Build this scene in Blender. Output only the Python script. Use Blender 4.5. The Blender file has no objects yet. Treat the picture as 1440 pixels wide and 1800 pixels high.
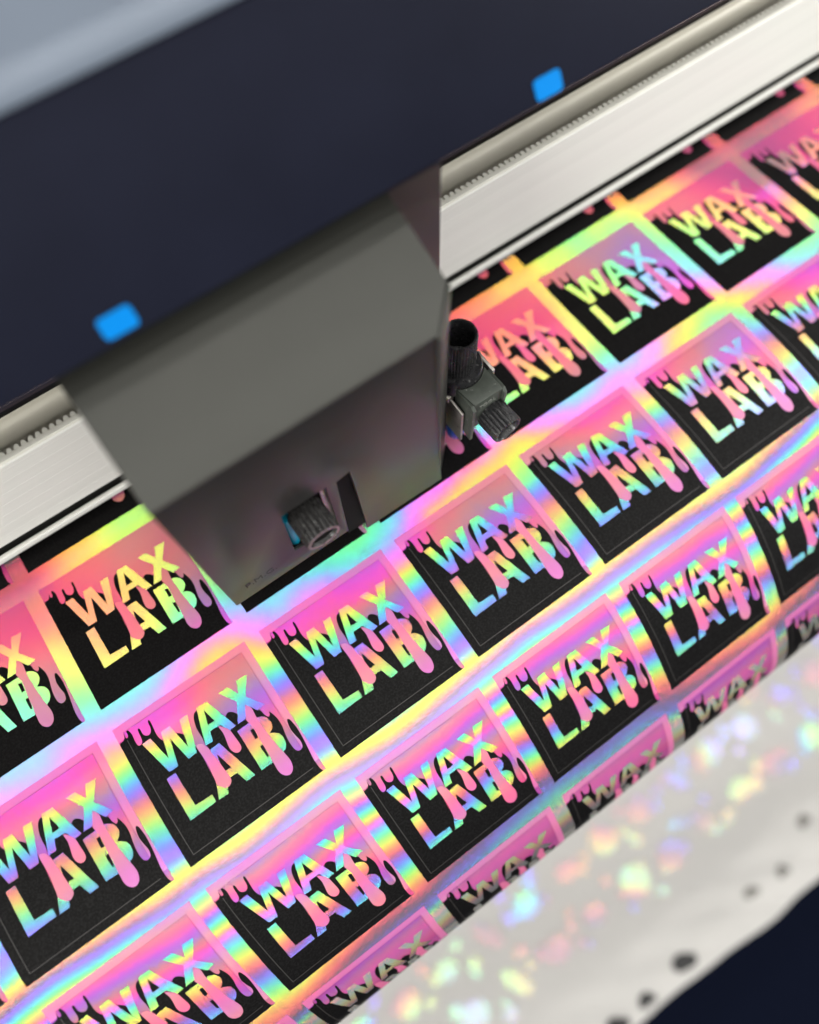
import bpy, bmesh, math, random
from mathutils import Vector, Matrix
from mathutils.geometry import tessellate_polygon

MM = 0.001
random.seed(7)
sc = bpy.context.scene

# ------------------------------------------------------------------ camera
CAM = Vector((-40.71, -78.71, 252.09)) * MM
R = Matrix(((0.8154381, 0.5468137, -0.1898827),
            (-0.5782283, 0.7543668, -0.3107776),
            (-0.0266963, 0.3632155, 0.9313226)))
cd = bpy.data.cameras.new('camera')
cam = bpy.data.objects.new('camera', cd)
sc.collection.objects.link(cam)
cam.matrix_world = Matrix.Translation(CAM) @ R.to_4x4()
cd.sensor_fit = 'VERTICAL'
cd.sensor_height = 36.0
cd.lens = 26.66
cd.clip_start = 0.01
cd.clip_end = 50.0
cd.dof.use_dof = True
cd.dof.focus_distance = 0.246
cd.dof.aperture_fstop = 3.6
sc.camera = cam

# ------------------------------------------------------------------ room light (indoor workshop)
w = bpy.data.worlds.new('World')
sc.world = w
w.use_nodes = True
bg = w.node_tree.nodes['Background']
bg.inputs[0].default_value = (0.80, 0.86, 1.0, 1)
bg.inputs[1].default_value = 0.10

def area(name, loc, size, size_y, energy, col=(1, 0.97, 0.93), rot=(0, 0, 0)):
    l = bpy.data.lights.new(name, 'AREA')
    l.shape = 'RECTANGLE'; l.size = size; l.size_y = size_y
    l.energy = energy; l.color = col
    o = bpy.data.objects.new(name, l)
    sc.collection.objects.link(o)
    o.location = loc; o.rotation_euler = rot
    return o
# rows of ceiling tubes running parallel to the machine
for ty, tw in ((-4.9, 0.16), (-2.3, 0.11), (-1.21, 0.08), (-0.59, 0.07), (0.05, 0.065), (0.85, 0.075)):
    area('ceiling_tube', (0.5, ty, 2.1), 6.0, tw, 330.0 * tw)
# added soft fill lights to either side, brightening the rail face
area('fill_light', (5.2, -2.6, 1.5), 2.4, 2.2, 175.0, (1.0, 0.99, 0.97), (math.radians(84), 0, math.radians(63)))
area('fill_light', (-5.2, -2.8, 1.5), 2.4, 2.2, 270.0, (1.0, 0.98, 0.94), (math.radians(84), 0, math.radians(-62)))

# added dim front fill, lifting the letters on the rolled edge
area('fill_light', (0.2, -4.9, 1.0), 4.0, 1.2, 15.0, (0.93, 1.0, 0.98), (math.radians(82), 0, 0))

sc.view_settings.view_transform = 'Standard'
sc.view_settings.look = 'None'
sc.view_settings.exposure = 0.2
sc.view_settings.gamma = 1.0
sc.view_settings.use_curve_mapping = False
sc.cycles.use_denoising = True
try:
    sc.cycles.denoiser = 'OPENIMAGEDENOISE'
except Exception:
    pass
sc.cycles.max_bounces = 6
sc.cycles.diffuse_bounces = 3
sc.cycles.glossy_bounces = 4
sc.cycles.sample_clamp_indirect = 6.0
sc.cycles.caustics_reflective = False
sc.cycles.caustics_refractive = False

# ------------------------------------------------------------------ helpers
C = sc.collection
def tag(o, label=None, cat=None, group=None, kind=None):
    if label: o['label'] = label
    if cat: o['category'] = cat
    if group: o['group'] = group
    if kind: o['kind'] = kind
    return o
def empty(name, loc=(0, 0, 0)):
    o = bpy.data.objects.new(name, None)
    o.empty_display_size = 0.01
    C.objects.link(o); o.location = Vector(loc) * MM
    return o
def link(name, me, mat=None, parent=None, smooth=False):
    o = bpy.data.objects.new(name, me)
    C.objects.link(o)
    if mat and not me.materials: me.materials.append(mat)
    if parent: 
        o.parent = parent
    if smooth:
        for p in me.polygons: p.use_smooth = True
    return o
def mesh_from(bm, name):
    me = bpy.data.meshes.new(name)
    bmesh.ops.recalc_face_normals(bm, faces=bm.faces)
    bm.to_mesh(me); bm.free()
    for v in me.vertices: v.co *= MM
    return me
def autosmooth(me, deg=35):
    for p in me.polygons: p.use_smooth = True
    me.set_sharp_from_angle(angle=math.radians(deg))
def bevel(bm, off, seg=2, ang=30):
    es = [e for e in bm.edges if len(e.link_faces) == 2 and e.calc_face_angle(0) > math.radians(ang)]
    bmesh.ops.bevel(bm, geom=es, offset=off, segments=seg, affect='EDGES', profile=0.5, clamp_overlap=True)
def box_bm(x0, x1, y0, y1, z0, z1, bev=0.0, seg=2):
    bm = bmesh.new()
    vs = [bm.verts.new((x, y, z)) for z in (z0, z1) for y in (y0, y1) for x in (x0, x1)]
    for f in ((0, 1, 3, 2), (4, 6, 7, 5), (0, 4, 5, 1), (2, 3, 7, 6), (0, 2, 6, 4), (1, 5, 7, 3)):
        bm.faces.new([vs[i] for i in f])
    bmesh.ops.recalc_face_normals(bm, faces=bm.faces)
    if bev: bevel(bm, bev, seg)
    return bm
def box(name, mat, parent, *a, bev=0.0, seg=2):
    me = mesh_from(box_bm(*a, bev=bev, seg=seg), name)
    if bev: autosmooth(me, 40)
    return link(name, me, mat, parent)
def extrude_x(name, prof, x0, x1, mat, parent=None, bev=0.0, smooth=None, xs=None):
    """closed (y,z) outline swept along X"""
    bm = bmesh.new()
    n = len(prof)
    a = [bm.verts.new((x0, y, z)) for y, z in prof]
    b = [bm.verts.new((x1, y, z)) for y, z in prof]
    for i in range(n):
        j = (i + 1) % n
        bm.faces.new((a[i], a[j], b[j], b[i]))
    bm.faces.new(a[::-1]); bm.faces.new(b)
    bmesh.ops.recalc_face_normals(bm, faces=bm.faces)
    if bev: bevel(bm, bev, 3)
    me = mesh_from(bm, name)
    if smooth or bev: autosmooth(me, smooth or 40)
    return link(name, me, mat, parent)
def plate(name, outer, holes, org, ax, ay, thick, mat, parent=None, bev=0.0):
    """flat outline with holes in a plane, given thickness along ax x ay"""
    ax = Vector(ax); ay = Vector(ay); nz = ax.cross(ay); org = Vector(org)
    loops = [outer] + list(holes)
    flat = [p for l in loops for p in l]
    tris = tessellate_polygon([[Vector((p[0], p[1], 0)) for p in l] for l in loops])
    bm = bmesh.new()
    f = [bm.verts.new(org + ax * p[0] + ay * p[1]) for p in flat]
    g = [bm.verts.new(org + ax * p[0] + ay * p[1] - nz * thick) for p in flat]
    for t in tris:
        try:
            bm.faces.new([f[i] for i in t]); bm.faces.new([g[i] for i in reversed(t)])
        except ValueError: pass
    k = 0
    for l in loops:
        m = len(l)
        for i in range(m):
            j = (i + 1) % m
            bm.faces.new((f[k + i], f[k + j], g[k + j], g[k + i]))
        k += m
    bmesh.ops.recalc_face_normals(bm, faces=bm.faces)
    if bev:
        bmesh.ops.dissolve_limit(bm, angle_limit=0.01, verts=bm.verts, edges=bm.edges)
        bevel(bm, bev, 2, 50)
    me = mesh_from(bm, name)
    if bev: autosmooth(me, 40)
    return link(name, me, mat, parent)
def lathe(name, prof, origin, axis, mat, parent=None, seg=48, ribs=0, rib_depth=0.0, rib_range=None, closed=False):
    """(r, t) outline turned round an axis; ribs give a fluted/knurled side for t inside rib_range"""
    axis = Vector(axis).normalized()
    a = axis.orthogonal().normalized(); b = axis.cross(a); origin = Vector(origin)
    bm = bmesh.new(); rings = []
    for r, t in prof:
        ring = []
        for i in range(seg):
            th = 2 * math.pi * i / seg
            rr = r
            if ribs and rib_range and rib_range[0] <= t <= rib_range[1] and r > rib_range[2]:
                ph = (i * ribs / seg) % 1.0
                rr = r - rib_depth * (0.5 + 0.5 * math.cos(2 * math.pi * ph)) ** 2
            ring.append(bm.verts.new(origin + axis * t + (a * math.cos(th) + b * math.sin(th)) * rr))
        rings.append(ring)
    for k in range(len(rings) - 1):
        for i in range(seg):
            j = (i + 1) % seg
            bm.faces.new((rings[k][i], rings[k][j], rings[k + 1][j], rings[k + 1][i]))
    if closed:
        for i in range(seg):
            j = (i + 1) % seg
            bm.faces.new((rings[-1][i], rings[-1][j], rings[0][j], rings[0][i]))
    else:
        bm.faces.new(rings[0]); bm.faces.new(rings[-1])
    me = mesh_from(bm, name); autosmooth(me, 32)
    return link(name, me, mat, parent)

# ------------------------------------------------------------------ materials
def new_mat(name):
    m = bpy.data.materials.new(name); m.use_nodes = True
    nt = m.node_tree
    for n in list(nt.nodes): nt.nodes.remove(n)
    out = nt.nodes.new('ShaderNodeOutputMaterial')
    return m, nt, out
def pbr(name, col, rough=0.5, metal=0.0, spec=0.5, var=0.0, vscale=60, bump=0.0, bscale=400, stretch=(1, 1, 1), speck=0.0):
    m, nt, out = new_mat(name)
    p = nt.nodes.new('ShaderNodeBsdfPrincipled')
    p.inputs['Base Color'].default_value = (*col, 1)
    p.inputs['Roughness'].default_value = rough
    p.inputs['Metallic'].default_value = metal
    p.inputs['Specular IOR Level'].default_value = spec
    nt.links.new(p.outputs[0], out.inputs[0])
    tc = nt.nodes.new('ShaderNodeNewGeometry')
    mp = nt.nodes.new('ShaderNodeMapping'); mp.inputs['Scale'].default_value = stretch
    nt.links.new(tc.outputs['Position'], mp.inputs['Vector'])
    if var:
        n = nt.nodes.new('ShaderNodeTexNoise'); n.inputs['Scale'].default_value = vscale
        n.inputs['Detail'].default_value = 5
        nt.links.new(mp.outputs[0], n.inputs['Vector'])
        mr = nt.nodes.new('ShaderNodeMapRange')
        mr.inputs['From Min'].default_value = 0.3; mr.inputs['From Max'].default_value = 0.7
        mr.inputs['To Min'].default_value = 1 - var; mr.inputs['To Max'].default_value = 1 + var
        nt.links.new(n.outputs[0], mr.inputs[0])
        mx = nt.nodes.new('ShaderNodeVectorMath'); mx.operation = 'SCALE'
        mx.inputs[0].default_value = col
        nt.links.new(mr.outputs[0], mx.inputs['Scale'])
        last = mx.outputs[0]
        mr2 = nt.nodes.new('ShaderNodeMapRange')
        mr2.inputs['From Min'].default_value = 0.3; mr2.inputs['From Max'].default_value = 0.7
        mr2.inputs['To Min'].default_value = max(0.02, rough * (1 - var)); mr2.inputs['To Max'].default_value = min(1, rough * (1 + var))
        nt.links.new(n.outputs[0], mr2.inputs[0]); nt.links.new(mr2.outputs[0], p.inputs['Roughness'])
        if speck:
            vo = nt.nodes.new('ShaderNodeTexNoise'); vo.inputs['Scale'].default_value = 900; vo.inputs['Detail'].default_value = 3
            nt.links.new(tc.outputs['Position'], vo.inputs['Vector'])
            rp = nt.nodes.new('ShaderNodeMapRange'); rp.inputs['From Min'].default_value = 0.66; rp.inputs['From Max'].default_value = 0.74
            rp.inputs['To Min'].default_value = 0; rp.inputs['To Max'].default_value = speck
            nt.links.new(vo.outputs[0], rp.inputs[0])
            mi = nt.nodes.new('ShaderNodeMix'); mi.data_type = 'RGBA'
            nt.links.new(rp.outputs[0], mi.inputs[0]); nt.links.new(last, mi.inputs[6]); mi.inputs[7].default_value = (0.5, 0.5, 0.48, 1)
            last = mi.outputs[2]
        nt.links.new(last, p.inputs['Base Color'])
    if bump:
        n2 = nt.nodes.new('ShaderNodeTexNoise'); n2.inputs['Scale'].default_value = bscale
        n2.inputs['Detail'].default_value = 3
        nt.links.new(mp.outputs[0], n2.inputs['Vector'])
        bp = nt.nodes.new('ShaderNodeBump'); bp.inputs['Strength'].default_value = bump; bp.inputs['Distance'].default_value = 0.0004
        nt.links.new(n2.outputs[0], bp.inputs['Height']); nt.links.new(bp.outputs[0], p.inputs['Normal'])
    return m

# spectral samples of the diffraction film: (wavelength in micrometre, colour)
SPEC = [(0.43, (0.22, 0.02, 0.95)), (0.465, (0.02, 0.16, 1.0)), (0.495, (0.0, 0.62, 0.62)), (0.525, (0.02, 0.90, 0.10)),
        (0.555, (0.40, 0.85, 0.0)), (0.585, (0.85, 0.55, 0.0)), (0.62, (1.0, 0.16, 0.01)), (0.655, (0.75, 0.0, 0.10))]
GRATING = {-1: (0.05, 1.35), 1: (0.05, 1.35)}      # offset and wavelength factor -> sine of the diffraction angle
def holo(name, tint=(1, 1, 1), gain=1.0, rough=0.21, aniso=0.60, diff=(0.30, 0.30, 0.30), sheen=0.06, wave=0.10, grain=0.0, minus=1.0, plus=1.0, zero_rough=0.25):
    """diffraction-grating film: one mirror lobe per wavelength and order, tilted as the grating equation asks"""
    m, nt, out = new_mat(name)
    N = nt.nodes.new; L = nt.links.new
    geo = N('ShaderNodeNewGeometry')
    def vm(op, a, b=None, scale=None):
        n = N('ShaderNodeVectorMath'); n.operation = op
        for i, q in enumerate((a, b)):
            if q is None: continue
            if isinstance(q, tuple): n.inputs[i].default_value = q
            else: L(q, n.inputs[i])
        if scale is not None:
            if isinstance(scale, float): n.inputs['Scale'].default_value = scale
            else: L(scale, n.inputs['Scale'])
        return n.outputs[0]
    pos = geo.outputs['Position']; nrm = geo.outputs['Normal']
    def noise(scale, detail, stretch, amp):
        mp = N('ShaderNodeMapping'); mp.inputs['Scale'].default_value = stretch
        L(pos, mp.inputs['Vector'])
        t = N('ShaderNodeTexNoise'); t.inputs['Scale'].default_value = scale; t.inputs['Detail'].default_value = detail
        L(mp.outputs[0], t.inputs['Vector'])
        return vm('SCALE', vm('SUBTRACT', t.outputs['Color'], (0.5, 0.5, 0.5)), None, amp)
    pert = vm('ADD', noise(11.0, 0.5, (1, 1, 1), wave * 2.4), noise(24.0, 1.0, (1.2, 0.8, 1), wave * 1.25))
    pert = vm('ADD', pert, noise(260.0, 2.0, (1, 1.6, 1), 0.006))
    if grain:
        pert = vm('ADD', pert, noise(2600.0, 1.0, (1, 1, 1), grain))
    nw = vm('NORMALIZE', vm('ADD', nrm, pert))
    T = vm('NORMALIZE', vm('CROSS_PRODUCT', nrm, (1.0, 0.0, 0.0)))
    cur = None
    def add(sh):
        nonlocal cur
        if cur is None: cur = sh
        else:
            a = N('ShaderNodeAddShader'); L(cur, a.inputs[0]); L(sh, a.inputs[1]); cur = a.outputs[0]
    for sgn, k in ((-1, minus), (1, plus)):
        for lam, c in SPEC:
            s = sgn * (GRATING[sgn][0] + GRATING[sgn][1] * lam) * 0.5
            g = N('ShaderNodeBsdfAnisotropic'); g.distribution = 'BECKMANN'
            g.inputs['Color'].default_value = tuple(min(1.0, c[i] * tint[i] * gain * k) for i in range(3)) + (1,)
            g.inputs['Roughness'].default_value = rough
            g.inputs['Anisotropy'].default_value = aniso
            L(T, g.inputs['Tangent'])
            L(vm('NORMALIZE', vm('ADD', nw, vm('SCALE', T, None, s))), g.inputs['Normal'])
            add(g.outputs[0])
    d = N('ShaderNodeBsdfDiffuse'); d.inputs['Color'].default_value = (*diff, 1); add(d.outputs[0])
    g = N('ShaderNodeBsdfAnisotropic'); g.inputs['Color'].default_value = (sheen, sheen, sheen, 1)
    g.inputs['Roughness'].default_value = zero_rough; L(nw, g.inputs['Normal']); add(g.outputs[0])
    L(cur, out.inputs[0])
    return m

M = {}
M['film'] = holo('holographic_film', gain=0.073, diff=(0.075, 0.075, 0.08), sheen=0.03)
M['dot_film'] = holo('pale_dot_film', wave=0.26, gain=0.080, diff=(0.33, 0.33, 0.34), sheen=0.03)
M['pink'] = holo('pink_ink_on_film', tint=(0.80, 0.24, 0.66), gain=0.060, rough=0.225, diff=(0.23, 0.045, 0.15), sheen=0.04, grain=0.10)
M['drip'] = holo('pink_drip_ink', tint=(1.0, 0.36, 0.60), gain=0.034, rough=0.24, diff=(0.42, 0.10, 0.20), sheen=0.04, grain=0.10)
M['border'] = holo('pink_margin_ink', tint=(1.0, 0.42, 0.72), gain=0.034, rough=0.24, diff=(0.40, 0.11, 0.24), sheen=0.04, grain=0.10)

def black_ink():
    m, nt, out = new_mat('black_ink')
    p = nt.nodes.new('ShaderNodeBsdfPrincipled')
    p.inputs['Base Color'].default_value = (0.0045, 0.0042, 0.0042, 1)
    p.inputs['Roughness'].default_value = 0.46
    geo = nt.nodes.new('ShaderNodeNewGeometry')
    n = nt.nodes.new('ShaderNodeTexNoise'); n.inputs['Scale'].default_value = 1500; n.inputs['Detail'].default_value = 2
    nt.links.new(geo.outputs['Position'], n.inputs['Vector'])
    mr = nt.nodes.new('ShaderNodeMapRange'); mr.inputs['From Min'].default_value = 0.42; mr.inputs['From Max'].default_value = 0.68
    mr.inputs['To Min'].default_value = 0.07; mr.inputs['To Max'].default_value = 0.15
    nt.links.new(n.outputs[0], mr.inputs[0]); nt.links.new(mr.outputs[0], p.inputs['Specular IOR Level'])
    b = nt.nodes.new('ShaderNodeBump'); b.inputs['Strength'].default_value = 0.25; b.inputs['Distance'].default_value = 0.0003
    nt.links.new(n.outputs[0], b.inputs['Height']); nt.links.new(b.outputs[0], p.inputs['Normal'])
    nt.links.new(p.outputs[0], out.inputs[0])
    return m
M['black'] = black_ink()
M['cut_pink'] = pbr('cut_line_on_pink', (0.30, 0.05, 0.16), 0.4)
M['cut_black'] = pbr('cut_line_on_black', (0.055, 0.05, 0.047), 0.4)
M['aluminium'] = pbr('pale_aluminium', (0.84, 0.84, 0.78), 0.45, 0.0, 0.4, var=0.03, vscale=8, stretch=(0.4, 40, 40))
M['channel'] = pbr('channel_metal', (0.66, 0.63, 0.53), 0.35, 0.1, 0.5, var=0.04, vscale=10, stretch=(0.3, 30, 30))
M['belt'] = pbr('white_belt', (0.82, 0.81, 0.72), 0.55)
M['knob_rim'] = pbr('worn_rim', (0.20, 0.15, 0.16), 0.35, 0.3, var=0.3, vscale=900)
M['gap_shade'] = pbr('gap_shade', (0.015, 0.015, 0.013), 0.5)  # near-black colour stands in for the shade in the rail's grooves
M['belt_dark'] = pbr('tan_belt', (0.26, 0.22, 0.16), 0.6)
M['cover'] = pbr('navy_cover', (0.0080, 0.0092, 0.0180), 0.5, 0.0, 0.07, var=0.10, vscale=30)
M['lid'] = pbr('grey_lid', (0.15, 0.18, 0.225), 0.45, 0.0, 0.5, var=0.06, vscale=18)
M['lip'] = pbr('cover_lip', (0.20, 0.15, 0.14), 0.25, 0.7)
M['blue_tag'] = pbr('blue_tag', (0.0, 0.18, 0.55), 0.5, 0, 0.08)
M['carriage'] = pbr('dark_satin_sheet_metal', (0.046, 0.047, 0.041), 0.37, 0.5, 0.5, var=0.03, vscale=60, bump=0.03, bscale=1600)
M['carriage_text'] = pbr('stamped_letter', (0.02, 0.018, 0.016), 0.5)
M['steel'] = pbr('bare_steel', (0.46, 0.44, 0.40), 0.34, 0.9, var=0.2, vscale=300)
M['olive_block'] = pbr('grey_green_block', (0.055, 0.063, 0.053), 0.42, 0.1, 0.35, var=0.12, vscale=500, speck=0.35)
M['black_plastic'] = pbr('black_plastic', (0.012, 0.012, 0.013), 0.30, 0.0, 0.5, var=0.2, vscale=700, speck=0.25)
M['dark_inside'] = pbr('dark_inside', (0.006, 0.006, 0.006), 0.6, 0, 0.1)  # black tool parts, and the painted shade in slit and knob end
M['worn_black'] = pbr('worn_black_plastic', (0.013, 0.0125, 0.012), 0.36, 0.0, 0.4, var=0.4, vscale=900, bump=0.2, bscale=900, speck=0.16)
M['blue_plastic'] = pbr('blue_plastic', (0.01, 0.10, 0.55), 0.3)
M['teal_plastic'] = pbr('teal_plastic', (0.0, 0.25, 0.38), 0.3)
M['platen'] = pbr('platen_metal', (0.05, 0.05, 0.052), 0.5)
M['floor'] = pbr('dark_navy_floor', (0.0015, 0.003, 0.010), 0.8, 0, 0.05)
M['paper'] = pbr('white_paper', (0.42, 0.41, 0.39), 0.6, var=0.04, vscale=12)
M['paper_grey'] = pbr('grey_print', (0.16, 0.155, 0.14), 0.6)
M['paper_black'] = pbr('black_print', (0.01, 0.01, 0.01), 0.6)
M['back_plate'] = pbr('brown_tinted_metal', (0.075, 0.058, 0.056), 0.30, 0.5, 0.5, var=0.08, vscale=40)
M['mould_text'] = pbr('moulded_letter', (0.16, 0.17, 0.15), 0.4)
M['carriage_front'] = pbr('dark_satin_front_metal', (0.042, 0.040, 0.039), 0.33, 0.6, 0.5, var=0.03, vscale=60, bump=0.02, bscale=1600)

# ------------------------------------------------------------------ the sheet's surface: flat bed, then rolling over the front edge
KN = (-400, -70, -25, 10, 45, 75, 100, 118, 136, 152, 175, 400)
TH = [math.radians(a) for a in (0, 0, -2.0, 0.0, 10.5, 34.0, 44.0, 49.0, 63.0, 86.0, 92.0, 92.0)]
def lerp(x, xs, ys):
    if x <= xs[0]: return ys[0]
    for i in range(len(xs) - 1):
        if x <= xs[i + 1]:
            t = (x - xs[i]) / (xs[i + 1] - xs[i]); return ys[i] * (1 - t) + ys[i + 1] * t
    return ys[-1]
V0, DV = -240.0, 0.5
PY, PZ = [], []
_y = _z = 0.0
_n = int((340 - V0) / DV)
for _i in range(_n + 1):
    PY.append(_y); PZ.append(_z)
    _a = lerp(V0 + (_i + 0.5) * DV, KN, TH)
    _y += math.cos(_a) * DV; _z -= math.sin(_a) * DV
_i0 = int(-V0 / DV); _oy, _oz = PY[_i0], PZ[_i0]
def surf(u, v, h=0.0):
    t = (v - V0) / DV; i = max(0, min(_n - 1, int(t))); fr = t - i
    y = PY[i] * (1 - fr) + PY[i + 1] * fr - _oy
    z = PZ[i] * (1 - fr) + PZ[i + 1] * fr - _oz
    a = lerp(v, KN, TH)
    n = Vector((0, -math.sin(a), math.cos(a)))
    return Vector((u, -y, z)) + n * h, n

# ------------------------------------------------------------------ setting
def ground(name, z, mat, s=3000):
    bm = bmesh.new()
    bm.faces.new([bm.verts.new(p) for p in ((-s, -s, z), (s, -s, z), (s, s, z), (-s, s, z))])
    return link(name, mesh_from(bm, name), mat)
tag(ground('floor', -720, M['floor']), kind='structure')

# platen under the film
vs_ = [-230 + 5 * i for i in range(76)]
top = [(surf(0, v, -0.8)[0].y, surf(0, v, -0.8)[0].z) for v in vs_]
low = [(surf(0, v, -6.0)[0].y, surf(0, v, -6.0)[0].z) for v in vs_]
o = extrude_x('platen', top + low[::-1], -330, 470, M['platen'], None, smooth=30)
tag(o, 'dark metal platen bed hidden under the holographic film', 'platen', kind='structure')

# holographic film sheet
def film_sheet():
    me = bpy.data.meshes.new('holographic_film')
    vs = []; v = -230.0
    while v <= 290.0:
        vs.append(v); v += 2.0
    xs = [-320 + 40 * i for i in range(20)]
    co, no = [], []
    for v in vs:
        for x in xs:
            p, n = surf(x, v, 0.0); co.append(p * MM); no.append(n)
    m = len(xs); fc = []
    for j in range(len(vs) - 1):
        for i in range(m - 1):
            k = j * m + i
            fc.append((k, k + m, k + m + 1, k + 1))
    me.from_pydata(co, [], fc)
    for p in me.polygons: p.use_smooth = True
    me.normals_split_custom_set_from_vertices(no)
    return me
me = film_sheet()
if me.polygons[0].normal.z < 0:
    me.flip_normals()
o = link('holographic_film_sheet', me, M['film'])
tag(o, 'large rainbow holographic vinyl sheet carrying rows of pink and black stickers', 'vinyl sheet')

# ------------------------------------------------------------------ sticker art (millimetres on a 50 mm square)
ART = {
  'black': [(-0.05,5.26),(1.65,5.13),(2.2,4.56),(2.45,3.88),(2.53,3.17),(2.67,3.84),(2.61,4.66),(2.91,5.03),(3.33,4.88),(3.58,4.2),(3.59,3.15),(4.04,2.9),(4.42,3.35),(4.73,4.63),(4.7,6.14),(4.58,7.78),(4.76,8.96),(5.13,9.41),(5.86,9.45),(6.42,8.89),(6.7,7.75),(6.81,5.82),(7.02,4.62),(7.46,4.54),(7.68,5.08),(7.68,6.53),(7.99,7.52),(8.73,8.14),(9.54,8.22),(10.28,7.59),(10.68,6.34),(10.78,4.87),(11.05,4.09),(11.44,4.17),(11.55,5.02),(11.47,6.89),(11.3,8.89),(11.39,10.5),(11.74,11.71),(12.16,12.38),(14.1,12.8),(16.8,12.94),(18.36,14.51),(18.43,14.58),(19.28,16.21),(19.92,17.94),(19.86,19.95),(19.91,21.77),(20.02,24.65),(19.85,27.57),(19.67,29.72),(20.19,27.05),(19.78,30.3),(19.61,32.44),(19.37,33.91),(20.06,35.16),(20.87,36.23),(22.14,36.64),(23.1,36.19),(23.77,35.41),(23.95,34.02),(23.72,32.09),(23.56,29.7),(23.39,27.3),(22.99,25.23),(22.94,23.41),(22.66,21.16),(22.81,19.22),(22.79,17.15),(22.85,15.14),(23.3,13.13),(23.86,11.72),(24.64,10.84),(25.55,10.57),(26.76,10.9),(28.47,11.07),(29.46,13.85),(30.26,17.27),(31.59,18.21),(32.54,17.59),(33.29,17.07),(34.24,17.22),(35.24,18.06),(35.82,19.12),(36.64,20.22),(37.1,21.84),(37.47,23.4),(38,25.85),(37.84,29.1),(37.63,32.03),(37.58,35.84),(37.38,37.99),(37.36,39.5),(37.28,41.48),(37.67,43.15),(38.66,44.36),(39.95,44.77),(41.25,44.05),(41.92,42.74),(42.19,40.89),(41.87,38.37),(41.43,36.01),(41.22,34.06),(40.9,31.52),(40.7,28.79),(40.5,26.06),(40.48,23.45),(40.62,21.73),(40.68,19.94),(41.94,21.36),(42.76,22.85),(42.92,24.13),(43.38,25.37),(43.85,25.83),(44.28,25.61),(44.58,25.18),(44.68,24.47),(45.01,24.95),(45.52,26.49),(45.85,28.29),(45.81,30.59),(45.35,33.12),(45.01,35.46),(44.97,37.75),(45.3,39.52),(46.04,40.35),(47.13,40.3),(47.83,39.52),(48.07,37.88),(47.69,35.81),(47.44,33.56),(47.59,31.85),(48,30.33),(48.4,29.96),(48.87,30.42),(49.15,31.91),(49.35,33.87),(49.3,36.17),(49.14,38.64),(48.78,41.73),(48.42,44.81),(48.38,47.07),(48.53,48.71)],
  'W': [(6.06,9.59),(8.97,9.51),(10.94,18.4),(12.87,9.72),(15.97,9.69),(17.82,18.76),(19.55,9.84),(22.52,9.86),(19.13,21.98),(16.08,22.1),(14.27,13.11),(12.23,22.06),(9.1,22.02)],
  'A': [(25.94,9.8),(29.64,9.94),(33.68,22.02),(31.25,22.31),(29.66,18.92),(25.98,18.76),(25.14,21.9),(22.48,21.8)],
  'A_h': [(27.64,11.92),(28.82,16.78),(26.34,16.7)],
  'X': [(34.25,9.91),(37.51,9.97),(39.56,13.92),(41.09,9.79),(44.86,10.12),(40.97,16.09),(44.88,21.73),(42.02,22.2),(39.48,18.05),(37.46,22.09),(34.45,22.05),(37.8,15.69)],
  'L': [(7.28,23.42),(10.48,23.39),(10.71,35.35),(16.52,35.64),(16.53,38.14),(7.14,38.37)],
  'A2': [(23.14,23.68),(26.47,23.56),(30.74,38.47),(27.59,38.5),(26.35,34.67),(22.32,34.5),(20.98,38.32),(17.55,38.25)],
  'A2_h': [(24.19,26.21),(25.82,32.07),(22.79,31.94)],
  'B': [(33.1,23.81),(37.08,23.77),(40.3,23.71),(41.75,24.29),(42.9,25.29),(43.48,26.74),(43.42,28.26),(42.75,29.47),(41.39,30.45),(42.58,31.03),(43.81,32.29),(44.26,33.89),(43.96,35.74),(43.05,37.16),(41.79,37.92),(40.21,38.47),(37.49,38.58),(33.14,38.41)],
  'B_h1': [(36.64,25.92),(37.82,26.11),(37.66,29.35),(36.51,29.31)],
  'B_h2': [(36.54,31.9),(37.72,32.09),(37.34,36.18),(36.64,36.06)],
  'd2': [(20.03,20.07),(20.03,22.36),(20.14,24.48),(20.19,27.05),(19.78,30.3),(19.61,32.44),(19.37,33.91),(20.06,35.16),(20.87,36.23),(22.14,36.64),(23.1,36.19),(23.77,35.41),(23.95,34.02),(23.72,32.09),(23.56,29.7),(23.39,27.3),(22.99,25.23),(22.94,23.41),(22.48,22.19),(21.78,20.54)],
  'd3': [(28.9,18.95),(29.11,21.62),(28.8,23.97),(28.43,26.02),(28.48,27.84),(29.32,29.26),(30.49,29.65),(31.49,28.96),(31.77,27.62),(31.61,25.2),(31.32,22.21),(30.24,20.36)],
  'd4': [(39.41,18.53),(37.49,22.12),(37.47,23.4),(38,25.85),(37.84,29.1),(37.63,32.03),(37.58,35.84),(37.38,37.99),(37.36,39.5),(37.28,41.48),(37.67,43.15),(38.66,44.36),(39.95,44.77),(41.25,44.05),(41.92,42.74),(42.19,40.89),(41.87,38.37),(41.43,36.01),(41.22,34.06),(40.9,31.52),(40.7,28.79),(40.5,26.06),(40.48,23.45),(40.62,21.73),(40.63,20.12)],
}

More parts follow.
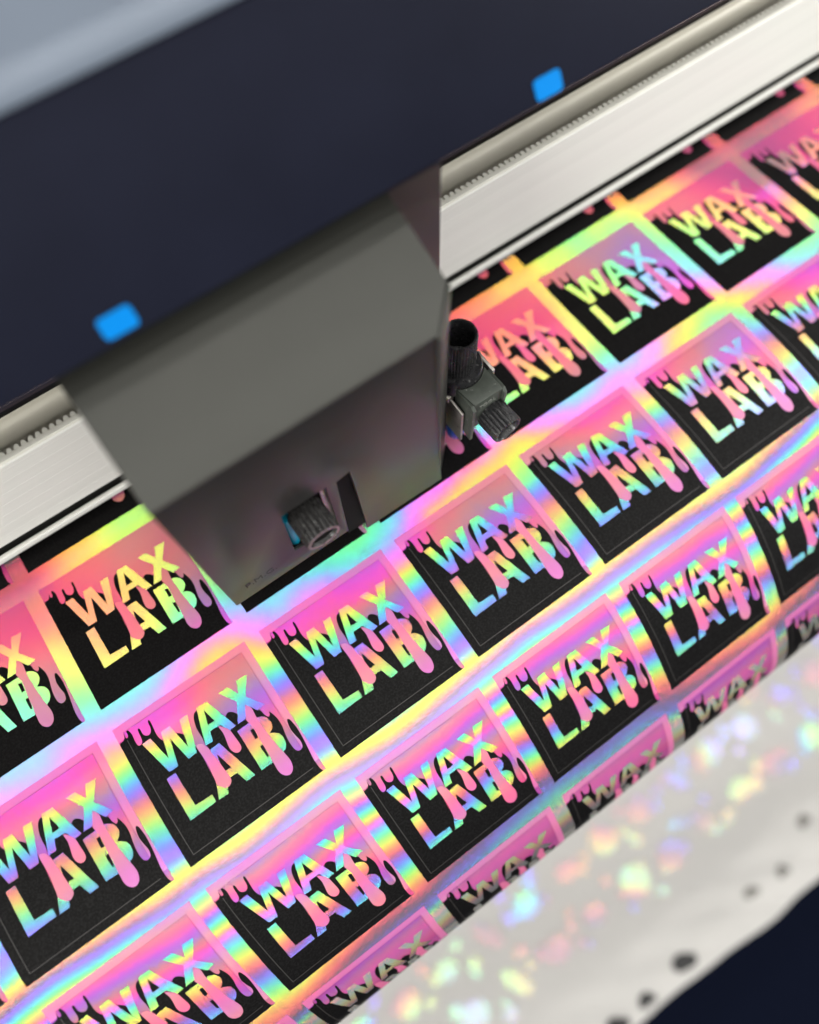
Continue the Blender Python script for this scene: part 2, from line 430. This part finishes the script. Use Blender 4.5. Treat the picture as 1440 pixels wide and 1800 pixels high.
def dense(pts, n=4, corner=50):
    """rounded (Catmull-Rom) closed outline; sharp corners stay"""
    out = []; N = len(pts)
    for i in range(N):
        p0, p1, p2, p3 = (Vector(pts[(i + k) % N]) for k in (-1, 0, 1, 2))
        for k in range(n):
            t = k / n
            q = 0.5 * ((2 * p1) + (p2 - p0) * t + (2 * p0 - 5 * p1 + 4 * p2 - p3) * t * t + (3 * p1 - p0 - 3 * p2 + p3) * t ** 3)
            out.append((min(50, max(0, q.x)), min(50, max(0, q.y))))
    return out
def open_dense(pts, n=3):
    out = []
    N = len(pts)
    for i in range(N - 1):
        p0 = Vector(pts[max(0, i - 1)]); p1 = Vector(pts[i]); p2 = Vector(pts[i + 1]); p3 = Vector(pts[min(N - 1, i + 2)])
        for k in range(n):
            t = k / n
            q = 0.5 * ((2 * p1) + (p2 - p0) * t + (2 * p0 - 5 * p1 + 4 * p2 - p3) * t * t + (3 * p1 - p0 - 3 * p2 + p3) * t ** 3)
            out.append((min(50, max(0, q.x)), min(50, max(0, q.y))))
    out.append(tuple(pts[-1]))
    return out
black = [(0.0, 5.3)] + open_dense(ART['black'][1:]) + [(49.0, 50.0), (0.0, 50.0)]
def B_outline():
    return ART['B']
INS = 2.6
def frame_strip(i, wd):
    a, b = i, i + wd
    return [(a, a), (50 - a, a), (50 - a, 50 - a), (a, 50 - a)], [(b, b), (50 - b, b), (50 - b, 50 - b), (b, 50 - b)]
fo, fi = frame_strip(INS, 0.16)
PIECES = [  # part name, outline, holes, height (mm), material
    ('pink_ground', [(0, 0), (50, 0), (50, 50), (0, 50)], [], 0.03, 'pink'),
    ('black_ink', black, [], 0.06, 'black'),
    ('letter', ART['W'], [], 0.09, 'film'),
    ('letter', ART['A'], [ART['A_h']], 0.09, 'film'),
    ('letter', ART['X'], [], 0.09, 'film'),
    ('letter', ART['L'], [], 0.09, 'film'),
    ('letter', ART['A2'], [ART['A2_h']], 0.09, 'film'),
    ('letter', ART['B'], [ART['B_h1'], ART['B_h2']], 0.09, 'film'),
    ('drip', dense(ART['d2'], 3), [], 0.12, 'drip'),
    ('drip', dense(ART['d3'], 3), [], 0.12, 'drip'),
    ('drip', dense(ART['d4'], 3), [], 0.12, 'drip'),
]
CUT = [
    ('margin', [(0, 0), (50, 0), (50, 46), (50 - INS, 46), (50 - INS, INS), (INS, INS), (INS, 4.6), (0, 4.8)], [], 0.045, 'border'),
    ('cut_line', [(INS, 4.8), (INS, INS), (50 - INS, INS), (50 - INS, 45.2), (50 - INS - 0.2, 45.2), (50 - INS - 0.2, INS + 0.2), (INS + 0.2, INS + 0.2), (INS + 0.2, 4.8)], [], 0.05, 'cut_pink'),
    ('cut_line', [(INS, 5.6), (INS + 0.16, 5.6), (INS + 0.16, 50 - INS - 0.16), (46.8, 50 - INS - 0.16), (46.8, 50 - INS), (INS, 50 - INS)], [], 0.075, 'cut_black'),
]
HPX, HPY = 55.70, 57.93
def piece_mesh(name, outer, holes, h, v_top, step):
    loops = [outer] + list(holes)
    bm = bmesh.new()
    flat = [p for l in loops for p in l]
    vs = [bm.verts.new((p[0], p[1], 0)) for p in flat]
    for t in tessellate_polygon([[Vector((p[0], p[1], 0)) for p in l] for l in loops]):
        try: bm.faces.new([vs[i] for i in t])
        except ValueError: pass
    if step:
        ymin = min(p[1] for p in flat); ymax = max(p[1] for p in flat)
        y = math.ceil((ymin + 0.01) / step) * step
        while y < ymax - 0.01:
            bmesh.ops.bisect_plane(bm, geom=bm.verts[:] + bm.edges[:] + bm.faces[:], dist=1e-5, plane_co=(0, y, 0), plane_no=(0, 1, 0))
            y += step
    bmesh.ops.triangulate(bm, faces=bm.faces)
    no = []
    for v in bm.verts:
        p, n = surf(v.co.x, v_top + v.co.y, h); v.co = p * MM; no.append(n)
    bm.normal_update()
    for f in bm.faces:
        if f.normal.dot(Vector((0, -0.6, 0.8))) < 0: f.normal_flip()
        f.smooth = True
    me = bpy.data.meshes.new(name)
    bm.to_mesh(me); bm.free()
    me.normals_split_custom_set_from_vertices(no)
    return me
ROWS = {-1: (4, 9), 0: (0, 8), 1: (0, 7), 2: (-1, 7), 3: (0, 7)}
ROWTXT = {-1: 'in the row half under the white rail', 0: 'in the uncut row behind the carriage front',
          1: 'in the flat row just before the carriage', 2: 'in the row bending towards the front', 3: 'on the rolled front edge of the sheet'}
STICKERS = {  # (row) -> list of (column, label)
    -1: [(0, 'sliver of a sticker under the rail at the far left picture edge'),
         (1, 'sticker left of the carriage with only its black foot below the rail'),
         (4, 'first sticker under the rail right of the carriage, just a black corner'),
         (5, 'second sticker under the rail counted right from the carriage, upper half hidden'),
         (6, 'third sticker under the rail counted right from the carriage, upper half hidden'),
         (7, 'fourth sticker under the rail counted right from the carriage, upper half hidden'),
         (8, 'last sticker under the rail at the right picture edge, upper half hidden')],
    0: [(0, 'uncut sticker cut off by the left picture edge, second left of the carriage'),
        (1, 'uncut pink and black sticker touching the left side of the carriage'),
        (2, 'sticker under the carriage with a black strip showing below the worn knob'),
        (3, 'sticker mostly hidden by the carriage, dark corner showing under the tool clamp'),
        (4, 'uncut pink and black sticker directly behind the black tool holder knob'),
        (5, 'blurred uncut sticker next to the right of the one behind the tool holder'),
        (6, 'blurred uncut sticker two places right of the one behind the tool holder'),
        (7, 'blurred uncut sticker sliver at the right picture edge, rail side')],
    1: [(-1, 'corner of a cut sticker at the lower left picture edge, flat row'),
        (0, 'cut sticker cut off by the left picture edge, flat row before the carriage'),
        (1, 'cut sticker in the flat row just below the left corner of the carriage'),
        (2, 'sharp cut sticker in front of the worn knob window of the carriage'),
        (3, 'cut sticker with speckled black foot below the right corner of the carriage'),
        (4, 'cut sticker with speckled black foot right below the black tool holder'),
        (5, 'cut sticker in the flat row, second right of the tool holder'),
        (6, 'blurred cut sticker at the right picture edge in the flat row')],
    2: [(0, 'cut sticker at the bottom left of the picture, on the bending row'),
        (1, 'cut sticker second from the left in the row where the sheet bends'),
        (2, 'cut sticker third from the left in the row where the sheet bends'),
        (3, 'cut sticker fourth from the left in the row where the sheet bends'),
        (4, 'cut sticker fifth from the left in the row where the sheet bends'),
        (5, 'blurred cut sticker at the right picture edge in the bending row')],
    3: [(0, 'bottommost sliver of a sticker on the rolled front edge of the sheet'),
        (1, 'sticker rolling over the front edge, leftmost whole one'),
        (2, 'sticker rolling over the front edge, second whole one from the left'),
        (3, 'sticker rolling over the front edge, third whole one from the left'),
        (4, 'sticker rolling over the front edge, fourth from the left, blurred'),
        (5, 'sticker rolling over the front edge at the right picture edge')],

}
for r, cols in STICKERS.items():
    v_top = (r - 1) * HPY
    step = 2.0 if r >= 1 else 12.5
    parts = []
    for (nm, ol, hl, h, mt) in PIECES + (CUT if r >= 1 else []):
        me = piece_mesh(nm, ol, hl, h, v_top, step)
        me.materials.append(M[mt]); parts.append((nm, me))
    for c, lab in cols:
        e = empty('sticker', ((c - 3) * HPX, 0, 0))
        tag(e, lab, 'sticker', 'printed stickers on the holographic sheet')
        for nm, me in parts:
            link(nm, me, None, e)

# ------------------------------------------------------------------ white rail beam with its belts
beam = empty('rail_beam', (80, 76, 0))
beam.location = (0, 0, 0)
tag(beam, 'cream white aluminium rail beam crossing behind the carriage', 'rail')
X0, X1 = -320, 460
face = [(75.0, 7.4)]
z = 8.2
while z < 41.5:                       # shallow extrusion lines on the front face
    face += [(75.0, z + 4.0), (75.05, z + 4.15), (75.05, z + 4.25), (75.0, z + 4.4)]
    z += 5.2
face += [(75.0, 45.0), (75.4, 45.6), (77.2, 45.6), (77.2, 8.2), (76.0, 7.4)]
extrude_x('front_face', face, X0, X1, M['aluminium'], beam)
extrude_x('groove', [(74.2, 2.0), (77.1, 2.0), (77.1, 8.1), (76.4, 8.1), (76.4, 3.4), (74.2, 3.4)], X0, X1, M['gap_shade'], beam)
extrude_x('bottom_lip', [(72.5, 2.0), (72.3, 2.4), (72.3, 4.6), (72.7, 5.0), (73.8, 5.0), (74.1, 4.6), (74.1, 2.0)], X0, X1, M['aluminium'], beam, bev=0.15)
ch = [(77.3, 42.2)]
for i in range(13):
    a = math.radians(90 * i / 12)
    ch.append((78.4 + 10.4 * math.sin(a), 47.2 - 5.0 * math.cos(a)))
ch += [(89.2, 47.5), (89.2, 30), (77.3, 30)]
extrude_x('channel', ch, X0, X1, M['channel'], beam, smooth=25)
extrude_x('rear_groove', [(89.3, 40), (91.2, 40), (91.2, 47.2), (89.3, 47.2)], X0, X1, M['gap_shade'], beam)
extrude_x('rear_rail', [(91.3, 30), (99, 30), (99, 51), (97, 52), (94, 50.5), (91.3, 48.8)], X0, X1, M['lip'], beam, bev=0.4)

def teeth(name, y0, y1, z0, z1, pitch, wd, mat, parent, back=True):
    bm = bmesh.new(); x = X0
    while x < X1 - pitch:
        n = 5
        pts = []
        for i in range(n + 1):
            a = math.pi * i / n
            pts.append((x + wd / 2 - wd / 2 * math.cos(a), y0 + (y1 - y0) * math.sin(a)))
        a_ = [bm.verts.new((p[0], p[1], z0)) for p in pts]; b_ = [bm.verts.new((p[0], p[1], z1)) for p in pts]
        for i in range(n):
            bm.faces.new((a_[i], a_[i + 1], b_[i + 1], b_[i]))
        bm.faces.new(b_)
        x += pitch
    me = mesh_from(bm, name)
    return tag(link(name, me, mat, parent), kind='stuff')
belt = empty('drive_belt', (0, 0, 0))
tag(belt, 'fine toothed white drive belt along the rail top edge', 'belt')
extrude_x('belt_band', [(75.5, 41.0), (77.4, 41.0), (77.4, 46.6), (75.5, 46.6)], X0, X1, M['belt'], belt, bev=0.15)
teeth('belt_teeth', 77.35, 79.1, 42.0, 46.55, 2.4, 1.9, M['belt'], belt)
b2 = empty('rear_belt', (0, 0, 0))
tag(b2, 'blurred tan toothed belt tucked under the navy cover', 'belt')
extrude_x('belt_band', [(93.0, 53.2), (98.6, 53.2), (98.6, 54.2), (93.0, 54.2)], X0, X1, M['belt_dark'], b2)
bm = bmesh.new(); x = X0
while x < X1:
    vs = [bm.verts.new(p) for p in ((x, 93.4, 54.25), (x + 1.5, 93.4, 54.25), (x + 1.5, 98.2, 54.25), (x, 98.2, 54.25),
                                    (x + .3, 93.4, 55.3), (x + 1.2, 93.4, 55.3), (x + 1.2, 98.2, 55.3), (x + .3, 98.2, 55.3))]
    for f in ((4, 5, 6, 7), (0, 1, 5, 4), (1, 2, 6, 5), (2, 3, 7, 6), (3, 0, 4, 7)): bm.faces.new([vs[i] for i in f])
    x += 2.6
tag(link('belt_teeth', mesh_from(bm, 'belt_teeth'), M['belt_dark'], b2), kind='stuff')

# ------------------------------------------------------------------ top cover
cov = empty('machine_cover', (0, 0, 0))
tag(cov, 'big blurred navy black machine cover overhanging the rail', 'cover')
extrude_x('front_panel', [(37.6, 112.0), (63.6, 150.0), (68.0, 150.0), (68.0, 114.0), (44.0, 111.4), (39.0, 111.4)], X0, X1, M['cover'], cov, bev=0.8)
extrude_x('lower_lip', [(41.4, 110.2), (47.0, 110.2), (47.0, 111.3), (41.4, 111.3)], X0, X1, M['lip'], cov, bev=0.3)
lid = [(63.1, 151.0)]
for i in range(7):
    a = math.radians(180 - 15 * i)
    lid.append((68.6 + 5.5 * math.cos(a), 151.0 + 5.0 * math.sin(a)))
lid += [(330, 152.0), (330, 146), (72, 146), (68.2, 150.4)]
extrude_x('top_lid', lid, X0, X1, M['lid'], cov, smooth=40)

def blue_tag(cx, t, lab, wd, ht):
    # lies on the sloping front panel at distance t up the slope
    n = Vector((0, -38, 26)).normalized(); up = Vector((0, 26, 38)).normalized(); ux = Vector((1, 0, 0))
    org = Vector((cx, 37.6, 112)) + up * t + n * 0.45
    r = 1.1; pts = []
    for (sx, sy, a0) in ((1, 1, 0), (-1, 1, 90), (-1, -1, 180), (1, -1, 270)):
        for k in range(5):
            a = math.radians(a0 + 22.5 * k)
            pts.append(((wd / 2 - r) * sx + r * math.cos(a), (ht / 2 - r) * sy + r * math.sin(a)))
    o = plate('blue_tag', pts, [], org, ux, up, 0.35, M['blue_tag'])
    return tag(o, lab, 'tag', 'blue marks on the machine cover')
blue_tag(-38.6, 4.3, 'blue rounded tag on the navy cover above the carriage left side', 8.2, 5.0)
blue_tag(80.5, 3.4, 'small blue rounded tag on the navy cover edge right of the carriage', 8.2, 5.0)

# ------------------------------------------------------------------ carriage
car = empty('cutter_carriage', (0, 0, 0))
tag(car, 'dark grey bent sheet metal carriage housing straddling the white rail', 'carriage')
FY = 8.0
fp = [(-56.5, 11.0), (-12.2, 11.6), (-11.7, 51.8), (-6.8, 53.0), (-5.2, 3.4), (26.8, 3.0), (24.3, 93.4), (-56.5, 93.4)]
hole = [(-31.3, 24.0), (-15.0, 20.5), (-15.2, 52.5), (-30.3, 52.5)]
plate('front_panel', fp, [hole], (0, FY, 0), (1, 0, 0), (0, 0, 1), 1.4, M['carriage_front'], car, bev=0.25)
box('slit_shade_sheet', M['dark_inside'], car, -11.8, -4.4, 10.2, 11.4, 3.6, 56.0)  # added near-black sheet, makes the slit look shaded inside
# gently rising top panel with a clipped front right corner
import_sl = (105.5 - 94.0) / (43.0 - FY)
tl = math.sqrt(1 + import_sl ** 2)
dy = Vector((0, 1, import_sl)).normalized()
plate('top_panel', [(-56.6, 0.0), (24.2, 0.0), (33.9, 9.8 * tl), (34.2, 40 * tl), (-57.2, 40 * tl)], [], (0, FY, 94.0), (1, 0, 0), dy, 1.4, M['carriage'], car, bev=0.25)
# clipped corner wall and sides
cw = Vector((9.5, 9.5, 0)).normalized()
L_ = 13.3
plate('corner_panel', [(0.25, 3.2), (L_, 3.2), (L_, 96.2), (-1.5, 93.3)], [], (25.6, FY - 0.1, 0), cw, (0, 0, 1), 1.2, M['carriage'], car, bev=0.2)
plate('side_panel', [(17.9, 12), (60, 12), (60, 110), (48, 106.5), (17.9, 96.6)], [], (34.4, 0, 0), (0, 1, 0), (0, 0, 1), 1.2, M['carriage'], car, bev=0.2)
plate('side_panel', [(FY + 0.2, 11), (60, 11), (60, 110), (43, 105.0), (FY + 0.2, 93.2)], [], (-55.2, 0, 0), (0, 1, 0), (0, 0, 1), 1.2, M['carriage'], car, bev=0.2)
plate('back_plate', [(-57, 50), (51.0, 50), (51.0, 104.8), (-57, 104.8)], [], (0, 43.4, 0), (1, 0, 0), (0, 0, 1), 1.4, M['back_plate'], car, bev=0.2)

def text_mesh(name, txt, size, org, ax, ay, mat, parent, depth=0.08):
    cu = bpy.data.curves.new(name, 'FONT'); cu.body = txt; cu.size = size; cu.extrude = depth / 2
    cu.resolution_u = 3
    t = bpy.data.objects.new(name, cu); C.objects.link(t)
    dg = bpy.context.evaluated_depsgraph_get()
    me = bpy.data.meshes.new_from_object(t.evaluated_get(dg))
    bpy.data.objects.remove(t)
    ax = Vector(ax); ay = Vector(ay); nz = ax.cross(ay)
    for v in me.vertices:
        v.co = (Vector(org) + ax * v.co.x + ay * v.co.y + nz * v.co.z) * MM
    me.materials.clear()
    return link(name, me, mat, parent)
text_mesh('stamped_text', 'P.M.G.', 4.4, (-50.6, FY - 0.03, 19.6), (1, 0, 0), (0, 0, 1), M['carriage_text'], car)

# ------------------------------------------------------------------ tool holders
def fluted_knob(name, origin, axis, r, length, mat, parent, ribs, depth, seg):
    pr = [(r * 0.86, -0.2), (r * 0.95, 0.0), (r, 0.5), (r, length * 0.5), (r, length - 0.5), (r * 0.97, length), (r * 0.80, length), (r * 0.74, length - 0.6), (r * 0.70, length * 0.35), (r * 0.1, length * 0.35)]
    return lathe(name, pr, origin, axis, mat, parent, seg, ribs, depth, (0.3, length + 0.1, r * 0.9))

t1 = empty('blade_holder', (0, 0, 0))
tag(t1, 'black blade holder in grey green clamp on the right of the carriage', 'tool holder', 'tool holders of the carriage')
# vertical tool body
ax = Vector((43.6, 23.2, 0))
lathe('tool_body', [(4.0, 4), (6.6, 16), (7.4, 30), (7.4, 41.6), (7.0, 42.4), (5.8, 42.5), (5.8, 43.6)], ax, (0, 0, 1), M['black_plastic'], t1, 64)
lathe('collar', [(7.5, 36.5), (8.1, 37), (8.1, 43.2), (7.7, 44.0), (6.2, 44.0)], ax, (0, 0, 1), M['black_plastic'], t1, 64, 10, 0.7, (37.1, 43.0, 7.9))
lathe('top_knob', [(5.4, 43.5), (5.75, 44.5), (5.75, 52), (5.75, 59.4), (5.5, 60.0), (4.9, 60.0), (4.6, 59.4), (4.4, 47), (0.3, 46.5)], ax, (0, 0, 1), M['black_plastic'], t1, 144, 36, 0.34, (44.4, 59.5, 5.6))
# clamp block with a hollow for the body
sc_pts = []
for k in range(9):
    a = math.radians(232 + (318 - 232) * k / 8)
    sc_pts.append((43.6 + 8.3 * math.cos(a), 23.2 + 8.3 * math.sin(a)))
pts = [(39.6, 8.6), (50.6, 8.6), (50.6, 18.4)] + sc_pts[::-1] + [(38.6, 17.4)]
plate('clamp_block', pts, [], (0, 0, 41.6), (1, 0, 0), (0, 1, 0), 15.0, M['olive_block'], t1, bev=0.5)
plate('clamp_cheek', [(8.0, 20.0), (17.0, 24.0), (17.0, 41.0), (8.9, 41.4), (7.4, 40.0)], [], (39.5, 0, 0), (0, 1, 0), (0, 0, 1), 1.3, M['olive_block'], t1, bev=0.3)
plate('clamp_cheek', [(8.0, 24.0), (17.0, 26.0), (17.0, 41.0), (8.9, 41.4), (7.4, 40.0)], [], (51.8, 0, 0), (0, 1, 0), (0, 0, 1), 1.3, M['olive_block'], t1, bev=0.3)
text_mesh('moulded_text', 'TOOL', 2.4, (41.4, 8.52, 37.6), (1, 0, 0), (0, 0, 1), M['mould_text'], t1, 0.3)
fluted_knob('clamp_knob', (46.6, 8.6, 30.6), (0.06, -1, -0.02), 5.6, 9.0, M['black_plastic'], t1, 20, 0.55, 120)
# steel bracket either side
plate('bracket', [(11.0, 17.0), (24.0, 17.0), (24.0, 36.0), (11.0, 35.0)], [], (37.6, 0, 0), (0, 1, 0), (0, 0, 1), 1.0, M['steel'], t1, bev=0.25)
plate('bracket', [(16.0, 24.0), (27.0, 24.0), (27.0, 38.0), (24.5, 40.5), (16.0, 40.5)], [], (53.4, 0, 0), (0, 1, 0), (0, 0, 1), 1.2, M['steel'], t1, bev=0.25)
box('bracket_base', M['steel'], t1, 36.0, 39.6, 18.0, 26.0, 33.0, 36.2, bev=0.4)
lathe('blue_tip', [(0.8, 1.2), (2.6, 3), (3.4, 6), (3.4, 15), (3.0, 15.5)], (41.6, 20.2, 0), (0, 0, 1), M['blue_plastic'], t1, 40, 12, 0.4, (5, 15.2, 3.2))

t2 = empty('pen_holder', (0, 0, 0))
tag(t2, 'worn black clamp knob showing through the carriage front window', 'tool holder', 'tool holders of the carriage')
lathe('clamp_knob', [(5.0, -0.3), (5.6, 0.0), (5.9, 0.6), (6.0, 5), (5.95, 10.4), (5.6, 11.0), (4.9, 11.0), (4.5, 10.4), (4.2, 3.0), (0.3, 2.8)], (-23.2, 10.4, 43.0), (0.02, -1, -0.05), M['worn_black'], t2, 120, 20, 0.55, (0.5, 10.9, 5.4))
lathe('knob_rim', [(5.45, 10.9), (5.5, 11.25), (4.75, 11.3), (4.7, 10.9)], (-23.2, 10.4, 43.0), (0.02, -1, -0.05), M['knob_rim'], t2, 60, closed=True)
lathe('bore_shade', [(4.62, 9.6), (4.6, 9.7), (0.2, 9.7)], (-23.2, 10.4, 43.0), (0.02, -1, -0.05), M['dark_inside'], t2, 40)  # near-black disc, paints the shade inside the hollow knob end
lathe('tool_body', [(3.0, 8), (5.6, 18), (6.6, 30), (6.6, 62), (6.2, 63)], (-23.0, 21.5, 0), (0, 0, 1), M['dark_inside'], t2, 48)
plate('bracket', [(-16.5, 12.0), (-11.9, 12.0), (-11.9, 56.0), (-16.5, 56.0)], [], (0, 11.5, 0), (1, 0, 0), (0, 0, 1), 1.0, M['steel'], t2, bev=0.2)
box('clamp_block', M['dark_inside'], t2, -33.0, -14.0, 14.5, 17.5, 24.0, 58.0, bev=0.4)
lathe('blue_tip', [(0.6, 20), (1.6, 22), (2.0, 26), (2.0, 42), (1.7, 43)], (-29.4, 11.6, 0), (0, 0, 1), M['teal_plastic'], t2, 32)

# ------------------------------------------------------------------ white printed paper lying far below, out of focus
def below(px, py, z):
    c = Vector(((px - 720) / 1333.0, -(py - 900) / 1333.0, -1.0)); r = R @ c
    t = (z - CAM.z / MM) / r.z
    return CAM / MM + r * t
pap = empty('paper_web', (0, 0, 0))
tag(pap, 'blurred white paper web with rainbow round prints far below the sheet', 'paper')

def paper_z(x, y):
    z = -420 + 2.2 * math.sin(x * 0.016 + 1.0) + 1.6 * math.sin(y * 0.045 + x * 0.009)
    d = -y - 250 - 0.02 * (x - 40)            # beyond the crease the web tips down
    if d > 0: z -= 0.25 * d + 1.6 * math.sin(x * 0.042) * min(1, d / 18) + 1.6 * math.sin(x * 0.11 + y * 0.2) * min(1, d / 10)
    return z
def paper_edge(x):
    return -295.0 - 0.045 * (x - 10) + 1.2 * math.sin(x * 0.034) + 0.5 * math.sin(x * 0.083 + 1)
bm = bmesh.new(); NX, NY = 130, 60
grid = []
for i in range(NX + 1):
    x = -450 + 1100 * i / NX; row = []
    for j in range(NY + 1):
        t = j / NY; y = 60 * (1 - t) + paper_edge(x) * t
        row.append(bm.verts.new((x, y, paper_z(x, y))))
    grid.append(row)
for i in range(NX):
    for j in range(NY):
        bm.faces.new((grid[i][j], grid[i][j + 1], grid[i + 1][j + 1], grid[i + 1][j]))
me = mesh_from(bm, 'web'); autosmooth(me, 60)
if me.polygons[0].normal.z < 0: me.flip_normals()
link('web', me, M['paper'], pap)
def disc(name, cx, cy, rx, ry, mat, lift=0.4, rot=0.0):
    bm = bmesh.new(); ring = []
    c0 = bm.verts.new((cx, cy, paper_z(cx, cy) + lift))
    for k in range(20):
        a = 2 * math.pi * k / 20
        dx, dy_ = rx * math.cos(a), ry * math.sin(a)
        px_ = cx + dx * math.cos(rot) - dy_ * math.sin(rot); py_ = cy + dx * math.sin(rot) + dy_ * math.cos(rot)
        ring.append(bm.verts.new((px_, py_, paper_z(px_, py_) + lift)))
    for k in range(20):
        bm.faces.new((c0, ring[k], ring[(k + 1) % 20]))
    me = bpy.data.meshes.new(name); bm.to_mesh(me); bm.free()
    for v in me.vertices: v.co *= MM
    for p in me.polygons: p.use_smooth = True
    if me.polygons[0].normal.z < 0: me.flip_normals()
    return link(name, me, M[mat], pap)
for yy in (-141, -179, -217):
    for k in range(-7, 9):
        xx = 18.6 + 39.1 * k + random.uniform(-1.5, 1.5)
        if k % 5 == 3:
            disc('printed_dot', xx, yy, 6.5, 13.0, 'dot_film', rot=0.5)
        else:
            rr = random.uniform(9.0, 12.5)
            disc('printed_dot', xx, yy + random.uniform(-2, 2), rr, rr * random.uniform(0.7, 1.0), 'dot_film')
        for q in range(3):                      # smaller foil marks between the round ones
            disc('printed_dot', xx + 19.5 + random.uniform(-9, 9), yy + random.uniform(-16, 16), random.uniform(3.0, 6.5), random.uniform(2.5, 5.5), 'dot_film', 0.5, random.uniform(0, 3))
for (xx, yy, rr, mt) in ((52, -281, 7.4, 'paper_black'), (12, -284, 5.4, 'paper_black'), (-17, -283, 6.6, 'paper_black'), (160, -279, 4.6, 'paper_grey'), (128, -275, 5.0, 'paper_grey'), (200, -262, 5.0, 'paper_grey')):
    disc('black_print', xx, yy, rr * 1.2, rr * 0.85, mt, 0.6, rot=random.uniform(-0.6, 0.9))
    disc('black_print', xx + rr * 0.9, yy - rr * 0.4, rr * 0.8, rr * 0.6, mt, 0.9, rot=random.uniform(-1.0, 1.0))
